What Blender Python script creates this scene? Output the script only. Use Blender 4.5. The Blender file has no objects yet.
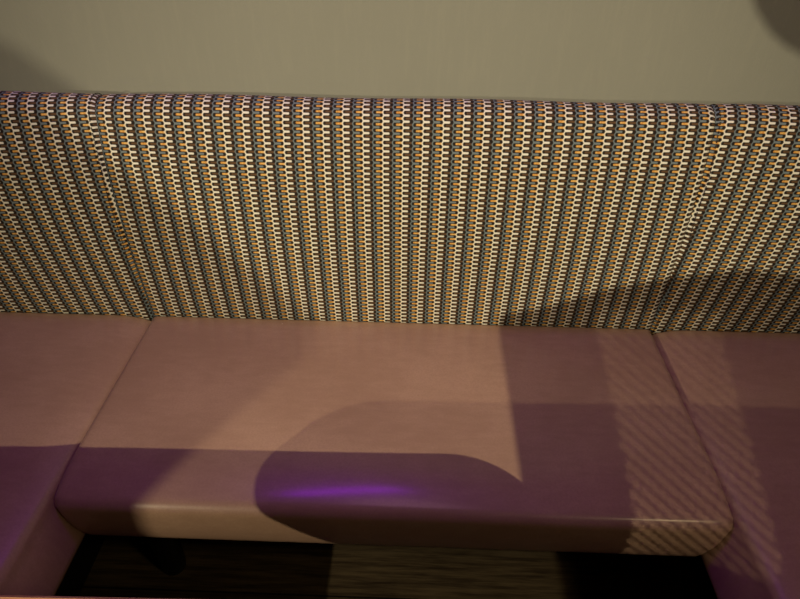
import bpy, bmesh, math, random
from mathutils import Vector, Matrix
random.seed(4)
S = bpy.context.scene
C = S.collection

# ------------------------------------------------------------------ camera
FLOOR_TO_EYE = 1.307
pitch, yaw, roll = 0.6421, -0.0292, 0.0084
cp, sp = math.cos(pitch), math.sin(pitch)
fwd = Vector((math.sin(yaw)*cp, math.cos(yaw)*cp, -sp))
rt = Vector((math.cos(yaw), -math.sin(yaw), 0))
up = rt.cross(fwd)
r1 = math.cos(roll)*rt + math.sin(roll)*up
u1 = -math.sin(roll)*rt + math.cos(roll)*up
cam_d = bpy.data.cameras.new('camera'); cam = bpy.data.objects.new('camera', cam_d); C.objects.link(cam)
cam.matrix_world = Matrix(((r1.x, u1.x, -fwd.x, 0), (r1.y, u1.y, -fwd.y, 0), (r1.z, u1.z, -fwd.z, FLOOR_TO_EYE), (0, 0, 0, 1)))
cam_d.sensor_width = 36; cam_d.lens = 600/800*36; cam_d.clip_start = .02
S.camera = cam

# ------------------------------------------------------------------ world, exposure, overhead lights
w = bpy.data.worlds.new('room_air'); S.world = w; w.use_nodes = True
w.node_tree.nodes['Background'].inputs[0].default_value = (0.010, 0.008, 0.012, 1)
w.node_tree.nodes['Background'].inputs[1].default_value = 1
S.view_settings.view_transform = 'Standard'; S.view_settings.look = 'None'
S.view_settings.exposure = 0.0; S.view_settings.gamma = 1.0; S.view_settings.use_curve_mapping = False

LAMP_A = Vector((0.19, -1.25, 1.85)); LAMP_B = Vector((-1.62, -1.02, 1.45))
WARM = (1.0, 0.86, 0.54)
def point(name, loc, power, col, rad):
    d = bpy.data.lights.new(name, 'POINT'); d.energy = power; d.color = col; d.shadow_soft_size = rad
    o = bpy.data.objects.new(name, d); o.location = loc; C.objects.link(o); return o
def area(name, loc, target, power, col, sx, sy):
    d = bpy.data.lights.new(name, 'AREA'); d.energy = power; d.color = col; d.shape = 'RECTANGLE'; d.size = sx; d.size_y = sy
    o = bpy.data.objects.new(name, d); o.location = loc; C.objects.link(o)
    o.rotation_euler = (Vector(target)-Vector(loc)).to_track_quat('-Z', 'Y').to_euler(); return o
def spot(name, loc, target, power, col, rad, size, blend):
    d = bpy.data.lights.new(name, 'SPOT'); d.energy = power; d.color = col; d.shadow_soft_size = rad
    d.spot_size = math.radians(size); d.spot_blend = blend
    o = bpy.data.objects.new(name, d); o.location = loc; C.objects.link(o)
    o.rotation_euler = (Vector(target)-Vector(loc)).to_track_quat('-Z', 'Y').to_euler(); return o
spot('lamp_a_light', LAMP_A, (.02, .95, .62), 146, WARM, .005, 58, 1.0)
spot('lamp_b_light', LAMP_B, (-.02, .95, .62), 82, WARM, .008, 56, 1.0)
area('ceiling_fill_light', (1.40, -0.6, 2.55), (-.1, .7, .30), 4.2, (1.0, 0.76, 0.38), .25, .25)
area('purple_ceiling_light', (-.32, 1.06, 2.6), (-.26, .90, .45), 4.2, (.42, .0, 1.0), .7, .02)
spot('wall_downlight', (-.02, .66, 2.66), (-.02, .95, .45), 6, (1.0, .50, .70), .30, 84, 1.0)

# ------------------------------------------------------------------ helpers
def link(name, bm, mat, parent=None, smooth=True):
    me = bpy.data.meshes.new(name); bmesh.ops.recalc_face_normals(bm, faces=bm.faces); bm.to_mesh(me); bm.free()
    if smooth:
        for p in me.polygons: p.use_smooth = True
    me.materials.append(mat)
    o = bpy.data.objects.new(name, me); C.objects.link(o)
    if parent: o.parent = parent
    return o
def thing(name, label, cat, loc=(0, 0, 0), group=None):
    o = bpy.data.objects.new(name, None); C.objects.link(o); o.location = loc; o.empty_display_size = .05
    tag(o, label, cat, group); return o
def tag(o, label, cat, group=None):
    o['label'] = label; o['category'] = cat
    if group: o['group'] = group
def structure(o): o['kind'] = 'structure'; return o
def box(bm, x0, x1, y0, y1, z0, z1):
    r = bmesh.ops.create_cube(bm, size=1)
    for v in r['verts']:
        v.co = Vector(((x0+x1)/2+v.co.x*(x1-x0), (y0+y1)/2+v.co.y*(y1-y0), (z0+z1)/2+v.co.z*(z1-z0)))
    return r['verts']
def bevel(bm, w_, seg=3):
    bmesh.ops.bevel(bm, geom=bm.edges[:], offset=w_, segments=seg, profile=.5, affect='EDGES')
def lathe(bm, prof, seg=40, origin=(0, 0, 0), cap=True):
    rings = []
    for r, z in prof:
        rings.append([bm.verts.new((origin[0]+r*math.cos(2*math.pi*i/seg), origin[1]+r*math.sin(2*math.pi*i/seg), origin[2]+z)) for i in range(seg)])
    for a, b in zip(rings, rings[1:]):
        for i in range(seg): bm.faces.new((a[i], a[(i+1) % seg], b[(i+1) % seg], b[i]))
    if cap:
        bm.faces.new(rings[0]); bm.faces.new(rings[-1])
def tube(bm, p0, p1, r, seg=10, r2=None):
    p0, p1 = Vector(p0), Vector(p1); d = (p1-p0); q = d.to_track_quat('Z', 'Y'); r2 = r if r2 is None else r2
    a = [bm.verts.new(p0+q @ Vector((r*math.cos(2*math.pi*i/seg), r*math.sin(2*math.pi*i/seg), 0))) for i in range(seg)]
    b = [bm.verts.new(p1+q @ Vector((r2*math.cos(2*math.pi*i/seg), r2*math.sin(2*math.pi*i/seg), 0))) for i in range(seg)]
    for i in range(seg): bm.faces.new((a[i], a[(i+1) % seg], b[(i+1) % seg], b[i]))
    bm.faces.new(a[::-1]); bm.faces.new(b)

class N:
    """small wrapper for building node trees"""
    def __init__(s, name):
        s.m = bpy.data.materials.new(name); s.m.use_nodes = True; s.t = s.m.node_tree
        s.b = s.t.nodes['Principled BSDF']
    def n(s, typ, **kw):
        x = s.t.nodes.new(typ)
        for k, v in kw.items(): setattr(x, k, v)
        return x
    def l(s, a, b): s.t.links.new(a, b)
    def put(s, sock, v):
        if isinstance(v, (int, float)): sock.default_value = v
        elif isinstance(v, tuple): sock.default_value = v if len(v) == 4 or sock.type == 'VECTOR' else (*v, 1)
        else: s.l(v, sock)
    def math(s, op, a, b=None, c=None):
        x = s.n('ShaderNodeMath', operation=op); s.put(x.inputs[0], a)
        if b is not None: s.put(x.inputs[1], b)
        if c is not None: s.put(x.inputs[2], c)
        return x.outputs[0]
    def step(s, v, a, b):
        x = s.n('ShaderNodeMapRange', interpolation_type='SMOOTHSTEP'); s.put(x.inputs[0], v)
        x.inputs[1].default_value = a; x.inputs[2].default_value = b; return x.outputs[0]
    def band(s, v, a, b, e=.03):
        return s.math('MULTIPLY', s.step(v, a-e, a+e), s.math('SUBTRACT', 1.0, s.step(v, b-e, b+e)))
    def mix(s, f, a, b):
        x = s.n('ShaderNodeMix', data_type='RGBA'); s.put(x.inputs[0], f); s.put(x.inputs[6], a); s.put(x.inputs[7], b); return x.outputs[2]
    def noise(s, vec, scale, detail=3, rough=.5):
        x = s.n('ShaderNodeTexNoise'); s.put(x.inputs['Vector'], vec); x.inputs['Scale'].default_value = scale
        x.inputs['Detail'].default_value = detail; x.inputs['Roughness'].default_value = rough; return x.outputs[0]
    def coord(s, sc=(1, 1, 1)):
        g = s.n('ShaderNodeTexCoord'); m = s.n('ShaderNodeMapping'); m.inputs['Scale'].default_value = sc
        s.l(g.outputs['Object'], m.inputs[0]); return m.outputs[0]
    def bump(s, h, strength, dist, prev=None):
        x = s.n('ShaderNodeBump'); x.inputs['Strength'].default_value = strength; x.inputs['Distance'].default_value = dist
        s.put(x.inputs['Height'], h)
        if prev is not None: s.l(prev, x.inputs['Normal'])
        return x.outputs[0]
    def fin(s, col, rough=.5, normal=None, spec=.5, metal=0):
        s.put(s.b.inputs['Base Color'], col); s.put(s.b.inputs['Roughness'], rough)
        s.b.inputs['Specular IOR Level'].default_value = spec; s.b.inputs['Metallic'].default_value = metal
        if normal is not None: s.l(normal, s.b.inputs['Normal'])
        return s.m

def mat_leather():
    m = N('tan_brown_leather'); c = m.coord()
    big = m.noise(c, 5, 4, .6); fine = m.noise(c, 260, 3, .6)
    streak = m.noise(m.coord((3, 11, 8)), 7, 4, .6)
    f = m.math('MULTIPLY_ADD', big, .65, m.math('MULTIPLY', streak, .35))
    col = m.mix(m.step(f, .36, .66), (.41, .255, .182), (.49, .315, .230))
    col = m.mix(m.math('MULTIPLY', m.step(fine, .35, .7), .35), col, (.35, .205, .155))
    # short pale scratches
    sc = m.noise(m.coord((60, 9, 20)), 5, 1, .3)
    col = m.mix(m.math('MULTIPLY', m.step(sc, .765, .80), .30), col, (.50, .37, .27))
    vor = m.n('ShaderNodeTexVoronoi', feature='DISTANCE_TO_EDGE'); m.l(c, vor.inputs['Vector']); vor.inputs['Scale'].default_value = 420
    nb = m.bump(vor.outputs['Distance'], .10, .0006)
    nb = m.bump(big, .25, .004, nb)
    m.b.inputs['Coat Weight'].default_value = .55; m.b.inputs['Coat Roughness'].default_value = .17
    return m.fin(col, .42, nb, .5)
def mat_fabric():
    m = N('woven_comb_fabric'); uvn = m.n('ShaderNodeUVMap'); uvn.uv_map = 'cloth'
    sep = m.n('ShaderNodeSeparateXYZ'); m.l(uvn.outputs[0], sep.inputs[0])
    wob = m.math('MULTIPLY', m.math('SUBTRACT', m.noise(uvn.outputs[0], 60, 2), .5), .0022)
    P, Q = .03677, .01085
    g = m.math('FRACT', m.math('DIVIDE', sep.outputs[1], Q))
    zig = m.math('MULTIPLY', m.math('COSINE', m.math('MULTIPLY', g, 2*math.pi)), .028)
    u = m.math('FRACT', m.math('SUBTRACT', m.math('DIVIDE', m.math('ADD', sep.outputs[0], wob), P), zig))
    gd = m.math('ABSOLUTE', m.math('SUBTRACT', g, .5))          # 0 in the odd rows, .5 in the even rows
    even = m.step(gd, .27, .35); odd = m.math('SUBTRACT', 1.0, m.step(gd, .14, .22))
    u2 = m.math('FRACT', m.math('ADD', u, .5))                   # for the brown comb that wraps round
    def mx(a, b): return m.math('MAXIMUM', a, b)
    grey = mx(m.math('MULTIPLY', even, m.band(u, .08, .40)), m.band(u, .06, .12))
    brown = m.math('MULTIPLY', odd, m.band(u2, .24, .56))        # u .74 - 1.06
    cream = mx(m.math('MULTIPLY', even, m.band(u, .56, .88)), m.band(u, .55, .62))
    orange = m.math('MULTIPLY', odd, m.band(u, .26, .595))
    nz = m.noise(uvn.outputs[0], 260, 2); nz2 = m.noise(uvn.outputs[0], 420, 1)
    dark = (.016, .010, .008)
    col = m.mix(brown, dark, m.mix(nz, (.09, .045, .022), (.17, .095, .05)))
    col = m.mix(grey, col, m.mix(nz2, (.14, .18, .21), (.24, .30, .35)))
    col = m.mix(cream, col, m.mix(nz2, (.84, .80, .72), (.98, .97, .94)))
    og = m.mix(m.step(nz, .35, .65), (.72, .31, .06), (.92, .56, .17))
    col = m.mix(orange, col, m.mix(m.step(u, .46, .62), og, (.95, .84, .60)))
    allm = mx(mx(grey, brown), mx(cream, orange))
    nb = m.bump(allm, .5, .0009)
    nb = m.bump(m.noise(uvn.outputs[0], 1500, 2), .3, .0004, nb)
    return m.fin(col, .75, nb, .25)
def mat_wall():
    m = N('plain_wall_paint'); c = m.coord()
    a = m.noise(c, 2.2, 4, .55); b = m.noise(c, 160, 3, .6); d = m.noise(m.coord((30, 1, 4)), 3, 3, .6)
    col = m.mix(a, (.295, .298, .275), (.345, .348, .322))
    col = m.mix(m.math('MULTIPLY', m.step(d, .45, .75), .12), col, (.42, .41, .36))
    nb = m.bump(b, .35, .0012); nb = m.bump(a, .2, .01, nb)
    return m.fin(col, .85, nb, .2)
def mat_plain(name, col, rough=.5, metal=0, spec=.5, nscale=90, amount=.15, bump_=.1):
    m = N(name); c = m.coord(); a = m.noise(c, nscale, 3)
    c2 = tuple(x*(1-amount) for x in col)
    return m.fin(m.mix(a, c2, col), rough, m.bump(a, bump_, .001), spec, metal)
def mat_wood(name, c0, c1, sc=(2.5, 45, 20), rough=.45, planks=False):
    m = N(name); c = m.coord(sc); a = m.noise(c, 2.2, 6, .65); b = m.noise(m.coord((sc[0]*3, sc[1]*5, sc[2])), 3, 3)
    f = m.math('MULTIPLY_ADD', a, .75, m.math('MULTIPLY', b, .25))
    col = m.mix(m.step(f, .34, .66), c0, c1)
    if planks:
        g = m.n('ShaderNodeTexCoord'); sp_ = m.n('ShaderNodeSeparateXYZ'); m.l(g.outputs['Object'], sp_.inputs[0])
        fr = m.math('FRACT', m.math('DIVIDE', m.math('ADD', sp_.outputs[1], .045), .14))
        col = m.mix(m.band(fr, .0, .03, .01), col, (.008, .006, .005))
    return m.fin(col, rough, m.bump(f, .15, .001), .4)
LEATHER = mat_leather(); FABRIC = mat_fabric(); WALL = mat_wall()
BLACK = mat_plain('black_stained_wood', (.012, .011, .012), .5)
FLOOR = mat_wood('dark_wood_floorboards', (.045, .030, .020), (.17, .125, .075), planks=True)
TABLE = mat_wood('orange_table_wood', (.50, .25, .12), (.68, .38, .20), (3, 30, 20))
CEIL = mat_plain('ceiling_paint', (.30, .28, .26), .9, 0, .2)
DIM = mat_plain('dim_room_paint', (.16, .14, .12), .9, 0, .2)
METAL = mat_plain('blackened_metal', (.03, .03, .03), .35, .8)
SHADE = mat_plain('dark_shade_metal', (.05, .045, .04), .4, .6)
RATTAN = mat_plain('dark_rattan', (.10, .06, .03), .55)
STITCH = mat_plain('dark_stitch_thread', (.02, .012, .008), .8)
CRUMB = mat_plain('bread_crumb', (.80, .72, .58), .8)

# ------------------------------------------------------------------ room shell
RX0, RX1, RY0, RY1, RZ = -3.2, 3.2, -4.2, 1.175, 2.75
def slab(name, a, mat):
    bm = bmesh.new(); box(bm, *a); return structure(link(name, bm, mat, smooth=False))
slab('floor', (RX0, RX1, RY0, RY1, -.06, 0), FLOOR)
slab('ceiling', (RX0, RX1, RY0, RY1, RZ, RZ+.06), CEIL)
slab('wall_back', (RX0, RX1, RY1, RY1+.1, 0, RZ), WALL)
slab('wall_left', (RX0-.1, RX0, RY0, RY1, 0, RZ), DIM)
slab('wall_right', (RX1, RX1+.1, RY0, RY1, 0, RZ), DIM)
slab('wall_front', (RX0, RX1, RY0-.1, RY0, 0, RZ), DIM)

# ------------------------------------------------------------------ seats
XL, XR = -.600, .536          # seams between the seats
ZT, ZB = .450, .334
def edge_samples(a, b, n, fine):
    """parameter values denser near both ends"""
    out = [a, a+.0015, a+.004, a+.008, a+.013, a+.02, a+.03, a+.045, a+.065, a+.09]
    out2 = [b-(t-a) for t in out][::-1]
    k = [a+.12+(b-a-.24)*i/n for i in range(n+1)]
    return out+k+out2
def cushion(name, x0, x1, y0, y1, z0, z1, soft, rad, slant, parent, n=(24, 14)):
    """upholstered pad; soft/rad = (left, right, front, back) crown drop widths and fold radii, slant = (left, right) sideways lean of the side faces"""
    bm = bmesh.new()
    xs = edge_samples(x0, x1, n[0], 0); ys = edge_samples(y0, y1, n[1], 0)
    def top(x, y):
        dl, dr, df, db = x-x0, x1-x, y-y0, y1-y
        z = z1
        for d, (wd, dp) in zip((dl, dr, df, db), soft):
            if wd and d < wd: z -= dp*(1-d/wd)**2
        # fold: combine the quarter rounds of the sides
        def q(d, r):
            if r <= 0 or d >= r: return 0.
            return r-d
        qx = max(q(dl, rad[0])/max(rad[0], 1e-6), q(dr, rad[1])/max(rad[1], 1e-6))
        qy = max(q(df, rad[2])/max(rad[2], 1e-6), q(db, rad[3])/max(rad[3], 1e-6))
        rr = min(max(rad[0] if dl < dr else rad[1], .004), max(rad[2] if df < db else rad[3], .004)) if qx > 0 and qy > 0 else (
            (rad[0] if dl < dr else rad[1]) if qx > 0 else (rad[2] if df < db else rad[3]))
        s = min(1., math.hypot(qx, qy))
        return z-rr*(1-math.sqrt(max(0., 1-s*s)))
    def plan(x, y):
        # round the plan corners at the front
        rc = .022
        for cx, sx in ((x0+rc, -1), (x1-rc, 1)):
            if (x-cx)*sx > 0 and y < y0+rc:
                ax, ay = (x-cx)*sx, (y0+rc-y); m_ = max(ax, ay); L = math.hypot(ax, ay)
                k = m_/L if L > 0 else 1
                return cx+sx*ax*k, y0+rc-ay*k
        return x, y
    rows = []
    H = z1-z0
    for j, y in enumerate(ys):
        r = []
        for i, x in enumerate(xs):
            px, py = plan(x, y); z = top(x, y)
            lump = .0016*math.sin(x*9+y*4)*math.sin(y*11+1)
            r.append(bm.verts.new((px, py, z+lump*min(1, 12*min(x-x0, x1-x, y-y0, y1-y)))))
        rows.append(r)
    for j in range(len(ys)-1):
        for i in range(len(xs)-1):
            bm.faces.new((rows[j][i], rows[j][i+1], rows[j+1][i+1], rows[j+1][i]))
    loop = rows[0][:]+[r[-1] for r in rows[1:]]+rows[-1][-2::-1]+[r[0] for r in rows[-2:0:-1]]
    prev = loop; m_ = 10
    zedge = [v.co.z for v in loop]
    for k in range(1, m_+1):
        t = k/m_; cur = []
        inset = .006*max(0, (t-.86)/.14)**2
        bul = .004*math.sin(math.pi*t)
        for v0, ze in zip(loop, zedge):
            x, y = v0.co.x, v0.co.y
            z = ze+(z0-ze)*t; dx = dy = 0
            fx = (x-(x0+x1)/2)/((x1-x0)/2); fy = (y-(y0+y1)/2)/((y1-y0)/2)
            wl, wr, wf = (min(1, max(0, (-fx-.93)/.06)), min(1, max(0, (fx-.93)/.06)), min(1, max(0, (-fy-.90)/.09)))
            dx = t*(slant[0]*max(0, -fx)**6+slant[1]*max(0, fx)**6)+(inset-bul)*(wl-wr)
            dy = .006*t*max(0, -fy)+(inset-bul)*wf
            cur.append(bm.verts.new((x+dx, y+dy, z)))
        for i in range(len(loop)):
            a, b = i, (i+1) % len(loop)
            bm.faces.new((prev[a], prev[b], cur[b], cur[a]))
        prev = cur
    bm.faces.new(prev)
    return link(name, bm, LEATHER, parent)

# middle seat
mid = thing('booth_bench', 'middle brown leather seat of the booth, directly below the centre of the patterned backrest', 'bench seat', (-.03, .8, 0))
def rel(o, p):
    o.parent = p; o.matrix_parent_inverse = Matrix.Translation(-p.location); return o
rel(cushion('cushion', XL+.0015, XR-.0015, .572, 1.060, ZB, ZT, ((.02, .002), (.02, .002), (.11, .017), (0, 0)), (.010, .010, .016, .003), (.030, -.030), None), mid)
bm = bmesh.new(); box(bm, XL+.05, XR-.05, .66, 1.055, .300, ZB-.001); rel(link('base_board', bm, BLACK, smooth=False), mid)
bm = bmesh.new(); box(bm, -.56, .50, 1.00, 1.055, .0, .299); rel(link('plinth', bm, BLACK, smooth=False), mid)
for lx in (-.527,):
    bm = bmesh.new(); lathe(bm, [(.020, 0), (.024, .003), (.026, .02), (.034, .299)], 32, (lx, .712, 0)); rel(link('leg', bm, BLACK), mid)
# side seats
left = thing('booth_bench', 'left brown leather seat running forward from the corner, its inner edge beside the middle seat', 'bench seat', (-.9, .4, 0))
rel(cushion('cushion', -1.30, XL, -.42, 1.060, ZB-.004, ZT, ((.05, .01), (.075, .016), (.06, .01), (0, 0)), (.02, .014, .02, .003), (0, .033), None, (20, 30)), left)
bm = bmesh.new(); box(bm, -1.26, -.715, -.36, 1.055, 0, ZB-.006); rel(link('plinth', bm, BLACK, smooth=False), left)
right = thing('booth_bench', 'right brown leather seat running forward from the corner, crossed by the woven light pattern', 'bench seat', (.9, .4, 0))
rel(cushion('cushion', XR, 1.24, -.42, 1.060, ZB-.004, ZT, ((.075, .016), (.05, .01), (.06, .01), (0, 0)), (.014, .02, .02, .003), (-.033, 0), None, (20, 30)), right)
bm = bmesh.new(); box(bm, .652, 1.20, -.36, 1.055, 0, ZB-.006); rel(link('plinth', bm, BLACK, smooth=False), right)

# ------------------------------------------------------------------ backrest
back = thing('banquette_back', 'long padded backrest in striped cream, orange and grey woven fabric along the wall', 'backrest', (-.03, 1.12, .45))
def back_profile():
    """front surface from the bottom tuck up and over to the wall: list of (y, z)"""
    lean = math.tan(.0927); pts = []
    pts += [(1.150, .405), (1.080, .405), (1.070, .412), (1.066, .425)]
    keys = [(1.0615, .447), (1.056, .49), (1.050, .56), (1.045, .65), (1.046, .74), (1.052, .83), (1.068, .908)]
    K = [keys[0]]+keys+[keys[-1]]
    for i in range(1, len(K)-2):
        for j in range(4):
            t = j/4; p = [Vector(K[i+q]) for q in (-1, 0, 1, 2)]
            v = .5*((2*p[1])+(p[2]-p[0])*t+(2*p[0]-5*p[1]+4*p[2]-p[3])*t*t+(3*p[1]-p[0]-3*p[2]+p[3])*t**3)
            pts.append((v.x, v.y))
    y0, z0 = keys[-1]; r, a0 = .040, math.radians(12)
    cx, cz = y0+r*math.cos(a0), z0-r*math.sin(a0)
    for i in range(0, 13):
        a = a0+math.radians(138)*i/12
        pts.append((cx-r*math.cos(a), cz+r*math.sin(a)))
    pts.append((1.150, .88)); pts.append((1.173, .87))
    return pts
PROF = back_profile()
LEN = [0]
for a, b in zip(PROF, PROF[1:]): LEN.append(LEN[-1]+math.hypot(b[0]-a[0], b[1]-a[1]))
U0 = 0.0
def panel(x0, x1, rot, phase, seams, pivot):
    bm = bmesh.new(); uvl = bm.loops.layers.uv.new('cloth')
    n = int((x1-x0)/.02); xs = [x0+(x1-x0)*i/n for i in range(n+1)]
    for s in seams:
        sg = 1 if s == x0 else -1
        for d in (.0012, .0025, .004, .006, .009, .012, .016): xs.append(s+sg*d)
    xs = sorted(set(round(x, 6) for x in xs))
    grid = []
    for x in xs:
        col = []
        for k, (y, z) in enumerate(PROF):
            a, b = PROF[max(0, k-1)], PROF[min(len(PROF)-1, k+1)]
            ty, tz = b[0]-a[0], b[1]-a[1]; L = math.hypot(ty, tz); ny, nz = -tz/L, ty/L   # outward: towards the room
            wave = 0
            pin = 0
            for s in seams:
                d = abs(x-s); fade = min(1, max(.25, (LEN[-1]-LEN[k]-.03)/.10), max(.2, (LEN[k]-.06)/.10)); pin += fade*(.0050*math.exp(-(d/.0045)**2)+.0025*math.exp(-(d/.025)**2))
            off = -pin+.0012*math.sin(x*13+z*7)
            col.append((bm.verts.new((x+wave, y+ny*off, z+nz*off)), x, LEN[k]))
        grid.append(col)
    ca, sa = math.cos(rot), math.sin(rot)
    def uv(x, v):
        dx, dv = x-pivot, v-.60
        bend = .10*rot*0
        return (pivot+dx+dv*sa-phase, -dx*sa*(.9 if rot > 0 else .2)+dv+.60)
    for i in range(len(grid)-1):
        for k in range(len(PROF)-1):
            q = (grid[i][k], grid[i+1][k], grid[i+1][k+1], grid[i][k+1])
            f = bm.faces.new([t[0] for t in q])
            for lp, t in zip(f.loops, q): lp[uvl].uv = uv(t[1], t[2])
    # closed back and ends
    bv = [[bm.verts.new((x, yy, zz)) for x in (xs[0], xs[-1])] for yy, zz in ((1.173, .405),)]
    bm.faces.new((grid[0][0][0], bv[0][0], grid[0][-1][0]) if False else [c[0] for c in grid[0]]+[bv[0][0]])
    bm.faces.new([c[0] for c in grid[-1]]+[bv[0][1]])
    bm.faces.new([g[0][0] for g in grid]+[bv[0][1], bv[0][0]])
    bm.faces.new([g[-1][0] for g in grid]+[bv[0][1], bv[0][0]])
    o = link('fabric_panel', bm, FABRIC); return rel(o, back)
PH = -.0130
panel(-1.60, XL, .055, PH+.004, [XL], XL)
panel(XL, XR, 0, PH, [XL, XR], 0)
panel(XR, 1.55, -.085, PH-.006, [XR], XR)
# stitch lines beside the seams
def stitches(x, side):
    bm = bmesh.new()
    for k in range(3, len(PROF)-2):
        (ya, za), (yb, zb) = PROF[k], PROF[k+1]
        m_ = max(1, int(math.hypot(yb-ya, zb-za)/.007))
        for j in range(m_):
            t0, t1 = (j+.15)/m_, (j+.8)/m_
            wv = .0012*math.sin((za+j*.007)*40)
            tube(bm, (x+wv, ya+(yb-ya)*t0-.0018, za+(zb-za)*t0), (x+wv, ya+(yb-ya)*t1-.0018, za+(zb-za)*t1), .0009, 6)
    rel(link('seam_stitching', bm, STITCH), back)
stitches(XL-.006, -1); stitches(XR+.006, 1)

# ------------------------------------------------------------------ table
tb = thing('cafe_table', 'orange-brown wooden table top edge at the bottom left of the picture', 'table', (-.2075, -.0615, 0))
tb.rotation_euler = (0, 0, math.radians(1.0))
def rounded_rect(hx, hy, r, seg=14):
    pts = []
    for cx, cy, a0 in ((hx-r, hy-r, 0), (-hx+r, hy-r, 90), (-hx+r, -hy+r, 180), (hx-r, -hy+r, 270)):
        for i in range(seg+1):
            a = math.radians(a0+90*i/seg); pts.append((cx+r*math.cos(a), cy+r*math.sin(a)))
    return pts
bm = bmesh.new()
outline = rounded_rect(.4325, .336, .125)
prev = None; rings = []
for ins, z in ((.004, .722), (0, .726), (0, .746), (.004, .750)):
    rings.append([bm.verts.new((x*(1-ins/.4), y*(1-ins/.35), z)) for x, y in outline])
for a, b in zip(rings, rings[1:]):
    for i in range(len(a)): bm.faces.new((a[i], a[(i+1) % len(a)], b[(i+1) % len(a)], b[i]))
bm.faces.new(rings[0]); bm.faces.new(rings[-1])
link('tabletop', bm, TABLE, tb, smooth=False)
bm = bmesh.new(); lathe(bm, [(.032, .02), (.030, .1), (.030, .722)], 28); link('pedestal', bm, METAL, tb)
bm = bmesh.new(); lathe(bm, [(.20, 0), (.205, .004), (.19, .012), (.05, .03), (.036, .05)], 48); link('base', bm, METAL, tb)

# ------------------------------------------------------------------ unseen panels added to block and pattern the lamp light
def outline_panel(bm, pts, y0, y1):
    a = [bm.verts.new((x, y0, z)) for x, z in pts]; b = [bm.verts.new((x, y1, z)) for x, z in pts]
    bm.faces.new(a); bm.faces.new(b[::-1])
    for i in range(len(a)): bm.faces.new((a[i], b[i], b[(i+1) % len(a)], a[(i+1) % len(a)]))
SY = -.48
sc = thing('light_pattern_screen', 'added unseen screen with a woven window that patterns the lamp light, behind the viewer to the right', 'screen', (.19, SY, 0))  # added out of view to break up lamp A's light on the right
X0, LA, LB, X1 = .190, .264, .357, 1.05
bm = bmesh.new(); outline_panel(bm, [(X0, 0), (LA, 0), (LA, 1.415), (.223, 1.397), (X0, 1.388)], SY-.008, SY+.008)
rel(link('post', bm, RATTAN, smooth=False), sc)
bm = bmesh.new(); outline_panel(bm, [(LA, 0), (LB, 0), (LB, 1.222), (LA, 1.168)], SY-.008, SY+.008); rel(link('lower_rail', bm, RATTAN, smooth=False), sc)
bm = bmesh.new(); outline_panel(bm, [(LA, 1.405), (LB, 1.405), (LB, 1.435), (.31, 1.427), (LA, 1.415)], SY-.008, SY+.008); rel(link('upper_rail', bm, RATTAN, smooth=False), sc)
bm = bmesh.new(); outline_panel(bm, [(LB, 0), (X1, 0), (X1, 1.385), (.60, 1.405), (.45, 1.425), (LB, 1.435)], SY-.008, SY+.008); rel(link('side_board', bm, RATTAN, smooth=False), sc)
def strand(bm, x, z, dx, dz, wd, y):
    """one flat strand clipped to the window"""
    L = math.hypot(dx, dz); dx, dz = dx/L, dz/L; t0, t1 = -9, 9
    for p, d, lo, hi in ((x, dx, LA-.002, LB+.002), (z, dz, 1.165, 1.408)):
        if abs(d) < 1e-6:
            if p < lo or p > hi: return
            continue
        a, b = (lo-p)/d, (hi-p)/d
        t0, t1 = max(t0, min(a, b)), min(t1, max(a, b))
    if t1-t0 < .004: return
    nx, nz = -dz*wd/2, dx*wd/2
    q = [(x+dx*t0+nx, z+dz*t0+nz), (x+dx*t1+nx, z+dz*t1+nz), (x+dx*t1-nx, z+dz*t1-nz), (x+dx*t0-nx, z+dz*t0-nz)]
    outline_panel(bm, q, y-.001, y+.001)
bm = bmesh.new()
for i in range(-80, 80): strand(bm, LA+i*.0105, 1.2, 1, -.95, .0034, SY)
for i in range(-160, 200): strand(bm, LA+i*.0180, 1.2, 1, .35, .0012, SY-.002)
rel(link('woven_window', bm, RATTAN, smooth=False), sc)

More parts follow.
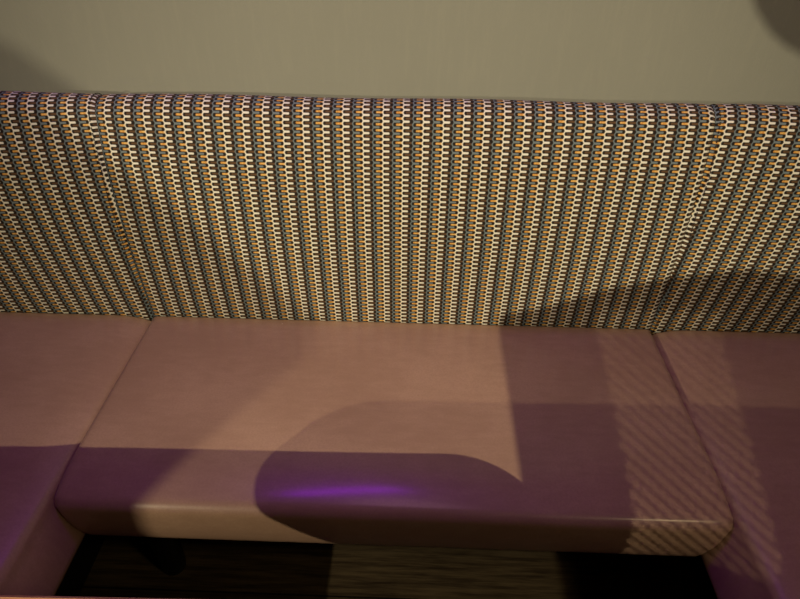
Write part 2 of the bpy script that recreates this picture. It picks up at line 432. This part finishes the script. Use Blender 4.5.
s2 = thing('lamp_blocker_panel', 'added unseen shadow-casting panel with a sloping top, behind the viewer to the left', 'divider', (-1.20, -.5, 0))  # added out of view; its outline cuts off lamp B's light at the left
bm = bmesh.new(); outline_panel(bm, [(-1.244, 0), (-1.244, 1.12), (-1.257, 1.191), (-1.271, 1.198), (-1.327, 1.262), (-1.396, 1.324), (-1.421, 1.345), (-1.599, 1.40), (-1.9, 1.40), (-1.9, 0)], -.51, -.485)
rel(link('board', bm, RATTAN, smooth=False), s2)
bm = bmesh.new(); box(bm, -1.9, -1.22, -.53, -.465, 0, .05); rel(link('foot', bm, BLACK, smooth=False), s2)

# ------------------------------------------------------------------ lamps, and an added globe that only casts a shadow
def pendant(loc, label, hood, drop):
    t = thing('pendant_lamp', label, 'lamp', loc)
    bm = bmesh.new(); tube(bm, (0, 0, .055), (0, 0, RZ-loc[2]), .003, 8); link('cord', bm, METAL, t)
    bm = bmesh.new(); lathe(bm, [(.012, .06), (.016, .055), (.018, .03), (hood, drop), (hood+.002, drop-.004), (.014, .022)], 36); link('lamp_shade', bm, SHADE, t)
    return t
pendant(tuple(LAMP_A), 'small high pendant lamp with a flat metal hood, out of view behind the camera', .055, .026)
pendant(tuple(LAMP_B), 'small low pendant lamp with a flat metal hood, out of view at the left', .05, .026)
g = thing('shadow_globe', 'added unseen dark globe casting a round wall shadow, hanging above the right screen', 'lamp', (.37, -.48, 1.655))  # gives no light; added to shade the upper right of the wall
bm = bmesh.new(); lathe(bm, [(.071*math.sin(math.radians(a)), .071*math.cos(math.radians(a))) for a in range(6, 178, 9)], 48); link('lamp_shade', bm, SHADE, g)
bm = bmesh.new(); tube(bm, (0, 0, .069), (0, 0, RZ-1.655), .003, 8); link('cord', bm, METAL, g)

# ------------------------------------------------------------------ crumbs on the seats
def crumb(x, y, z, r, label):
    bm = bmesh.new(); bmesh.ops.create_icosphere(bm, subdivisions=2, radius=r)
    for v in bm.verts: v.co *= 1+random.uniform(-.25, .25); v.co.z *= .7
    o = link('crumb', bm, CRUMB); o.location = (x, y, z); tag(o, label, 'crumb', 'crumbs on the seats')
crumb(-.296, 1.043, .4490, .0017, 'larger pale crumb on the middle seat, close under the backrest')
crumb(-.257, 1.040, .4490, .0011, 'tiny pale crumb just right of the larger crumb on the middle seat')
crumb(-.775, 1.053, .4490, .0014, 'pale crumb on the left seat at the foot of the backrest')
